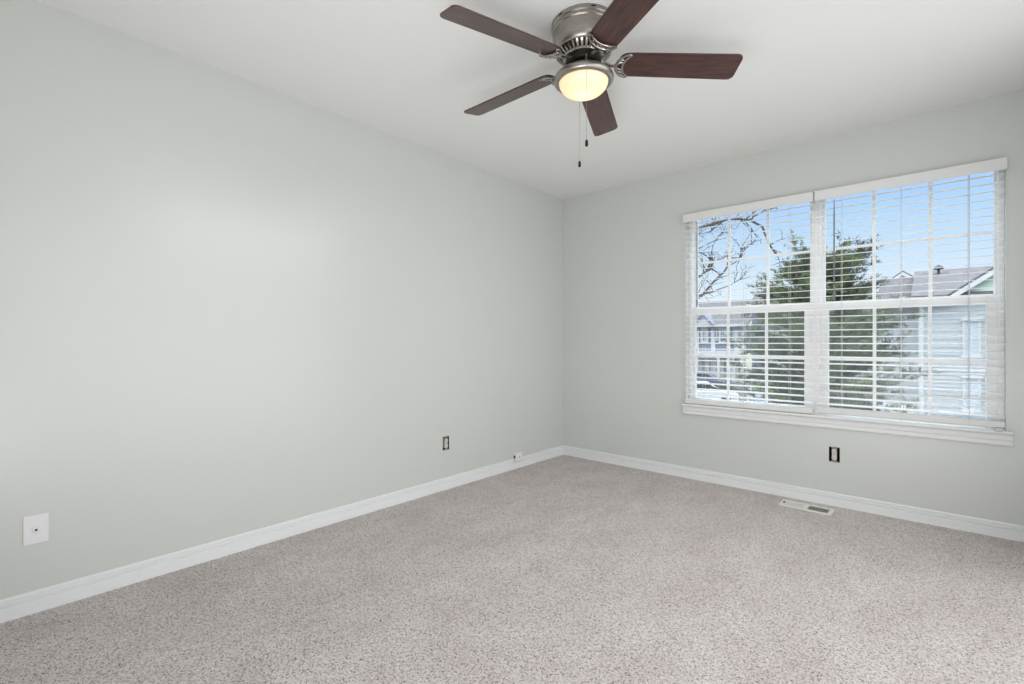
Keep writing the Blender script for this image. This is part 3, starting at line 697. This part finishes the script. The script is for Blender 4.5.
def pine():
    rng = random.Random(5); D = 14.0
    base = at(816, 344, D); base.z = ZG
    t = empty('pine_tree', base); tag(t, 'large irregular green pine standing behind both windows', 'tree')
    wood = MB(); leaf = MB()
    right = Vector((.7527, .6583, 0)); fwd = Vector((-.6583, .7527, 0))
    top = at(832, 261, D).z-ZG
    tr = [Vector((0, 0, -.1)), Vector((.03, 0, 1.6)), Vector((-.05, .03, 3.2)), Vector((.06, 0, 4.8)), Vector((.14, 0, 6.0)), Vector((.2, 0, top-.3))]
    wood.tube(tr, [.20, .17, .14, .10, .06, .02], 9)
    def tp(z):
        for i in range(len(tr)-1):
            if tr[i].z <= z <= tr[i+1].z: return tr[i].lerp(tr[i+1], (z-tr[i].z)/(tr[i+1].z-tr[i].z))
        return tr[-1]
    def tuft(p, d, L, n):
        for _ in range(n):
            s = (Vector(d)*.7+Vector((rng.gauss(0, .6), rng.gauss(0, .6), rng.gauss(.25, .5)))).normalized()
            l = L*rng.uniform(.6, 1.15); wv = s.orthogonal().normalized(); wv.rotate(Matrix.Rotation(rng.uniform(0, 6.28), 3, s)); wv *= .0085
            q = p+Vector((rng.gauss(0, .02), rng.gauss(0, .02), rng.gauss(0, .02)))
            o = len(leaf.v); leaf.v += [q-wv, q+wv, q+s*l+wv*.25, q+s*l-wv*.25]; leaf.f.append((o, o+1, o+2, o+3))
    nb = 150
    for i in range(nb):
        f_ = (i+.5)/nb; z = 2.2+(top-2.4)*f_**1.15
        az = i*2.399+rng.uniform(-.3, .3)
        env = 2.4*min(1, (z-1.0)/1.6)
        if z > 4.0: env = 2.4-(z-4.0)*.5
        if z > 5.2: env = 1.75-(z-5.2)*.45
        if z > 6.3: env = max(.4, 1.5-(z-6.3)*1.3)
        L = env*rng.uniform(.55, 1.06)
        d = right*math.cos(az)+fwd*math.sin(az)
        p0 = tp(z); pts = strand(rng, p0, d+Vector((0, 0, .05+.25*f_)), L, 8, .10, -.03)
        wood.tube(pts, .03*(1-.5*f_), 5, r1=.006)
        for j in range(2, 9):
            nsub = 3 if j < 8 else 4
            for _ in range(nsub):
                dd = (pts[j]-pts[j-1]).normalized()
                sd = dd*.6+Vector((rng.uniform(-1, 1), rng.uniform(-1, 1), rng.uniform(-.25, .7)))
                s = strand(rng, pts[j], sd, rng.uniform(.18, .42), 3, .2)
                wood.tube(s, .006, 3, r1=.003)
                for q in (1, 2, 3): tuft(s[q], (s[q]-s[q-1]).normalized(), .13, 8)
    wood.build('trunk', X_['pbark'], t)
    leaf.build('foliage', X_['needle'], t, recalc=False)
pine()

# --- cars and small things on the ground
def car(loc, rz, paint, label, suv=False):
    c = empty('car', loc, rz); tag(c, label, 'car', 'parked cars outside')
    hh = 1.05 if suv else .92; ht_ = 1.75 if suv else 1.45
    body = [(-2.2, .3), (-2.25, .7), (-2.1, hh), (1.2, hh-.02), (2.05, hh-.18), (2.25, .65), (2.2, .3)]
    RX = Matrix.Rotation(PI/2, 4, 'X')
    MB().prism(body, -.88, .88, RX).build('body', paint, c, bevel=.06)
    roof = [(-2.0 if suv else -1.75, hh-.03), (-1.75 if suv else -1.05, ht_), (.25, ht_), (1.15, hh-.03)]
    cb = MB(); cb.prism(roof, -.76, .76, RX); cb = cb.build('cabin', paint, c, bevel=.06)
    gl = MB(); q = [(x*.93+.0, hh+.06+(z-hh)*.80) for x, z in roof]; gl.prism(q, -.775, .775, RX)
    fr = [(1.19, hh), (.28, ht_-.06), (.18, ht_-.1), (1.05, hh)]; gl.prism(fr, -.66, .66, RX); gl.build('glazing', X_['carglass'], cb)
    for x in (-1.35, 1.4):
        for y in (-.80, .80):
            MB().lathe([(.02, -.1), (.3, -.1), (.33, -.06), (.33, .06), (.3, .1), (.02, .1)], 18, T((x, y, .33)) @ RX).build('wheel', X_['tyre'], c, smooth=True)
p = at(706, 0, 44); car((p.x, p.y, ZG), .1, X_['carb'], 'dark blue parked car before the slate blue townhouse porch')
p = at(704, 0, 34); car((p.x, p.y, ZG), .35, X_['carw'], 'white parked car low in the bottom corner of the left window')
p = at(866, 0, 20.6); car((p.x, p.y, ZG), .05, X_['carg'], 'silver parked car low in the right window behind the pine', True)
# white shed
p = at(760, 0, 31); sh = empty('garden_shed', (p.x, p.y, ZG)); tag(sh, 'small white shed left of the pine low in left window', 'shed')
b = MB(); b.box((-.8, 0, 0), (.8, 1.6, 1.9)); b.build('wall', X_['white'], sh)
b = MB(); gable_y(b, -.8, .8, 0, 1.6, 1.9, 2.5, th=.1, over=.15); b.add([(-.8, 0, 1.9), (.8, 0, 1.9), (0, 0, 2.5), (-.8, 1.6, 1.9), (.8, 1.6, 1.9), (0, 1.6, 2.5)], [(0,1,2), (5,4,3)]); b.build('roof', X_['shingle'], sh)
b = MB(); b.box((-.4, -.03, .05), (.4, 0, 1.55)); b.build('door', X_['paneb'], sh)
# picket fence beyond the pine, low in the right window
fp = at(826, 0, 24); fq = at(914, 0, 24); fe = empty('picket_fence', (fp.x, fp.y, ZG), math.atan2(fq.y-fp.y, fq.x-fp.x))
tag(fe, 'white picket fence low behind the pine in right window', 'fence')
L_ = (fq-fp).length; b = MB(); x = 0
b.box((0, -.02, .25), (L_, .02, .35)); b.box((0, -.02, .85), (L_, .02, .95))
while x < L_:
    b.prism([(x, .05), (x+.09, .05), (x+.09, 1.05), (x+.045, 1.15), (x, 1.05)], .02, .04, Matrix.Rotation(PI/2, 4, 'X')); x += .17
b.build('pickets', X_['cream'], fe)
for i in range(4): MB().box((L_*i/3-.06, -.08, 0), (L_*i/3+.06, .04, 1.25)).build('fence_post', X_['white'], fe)
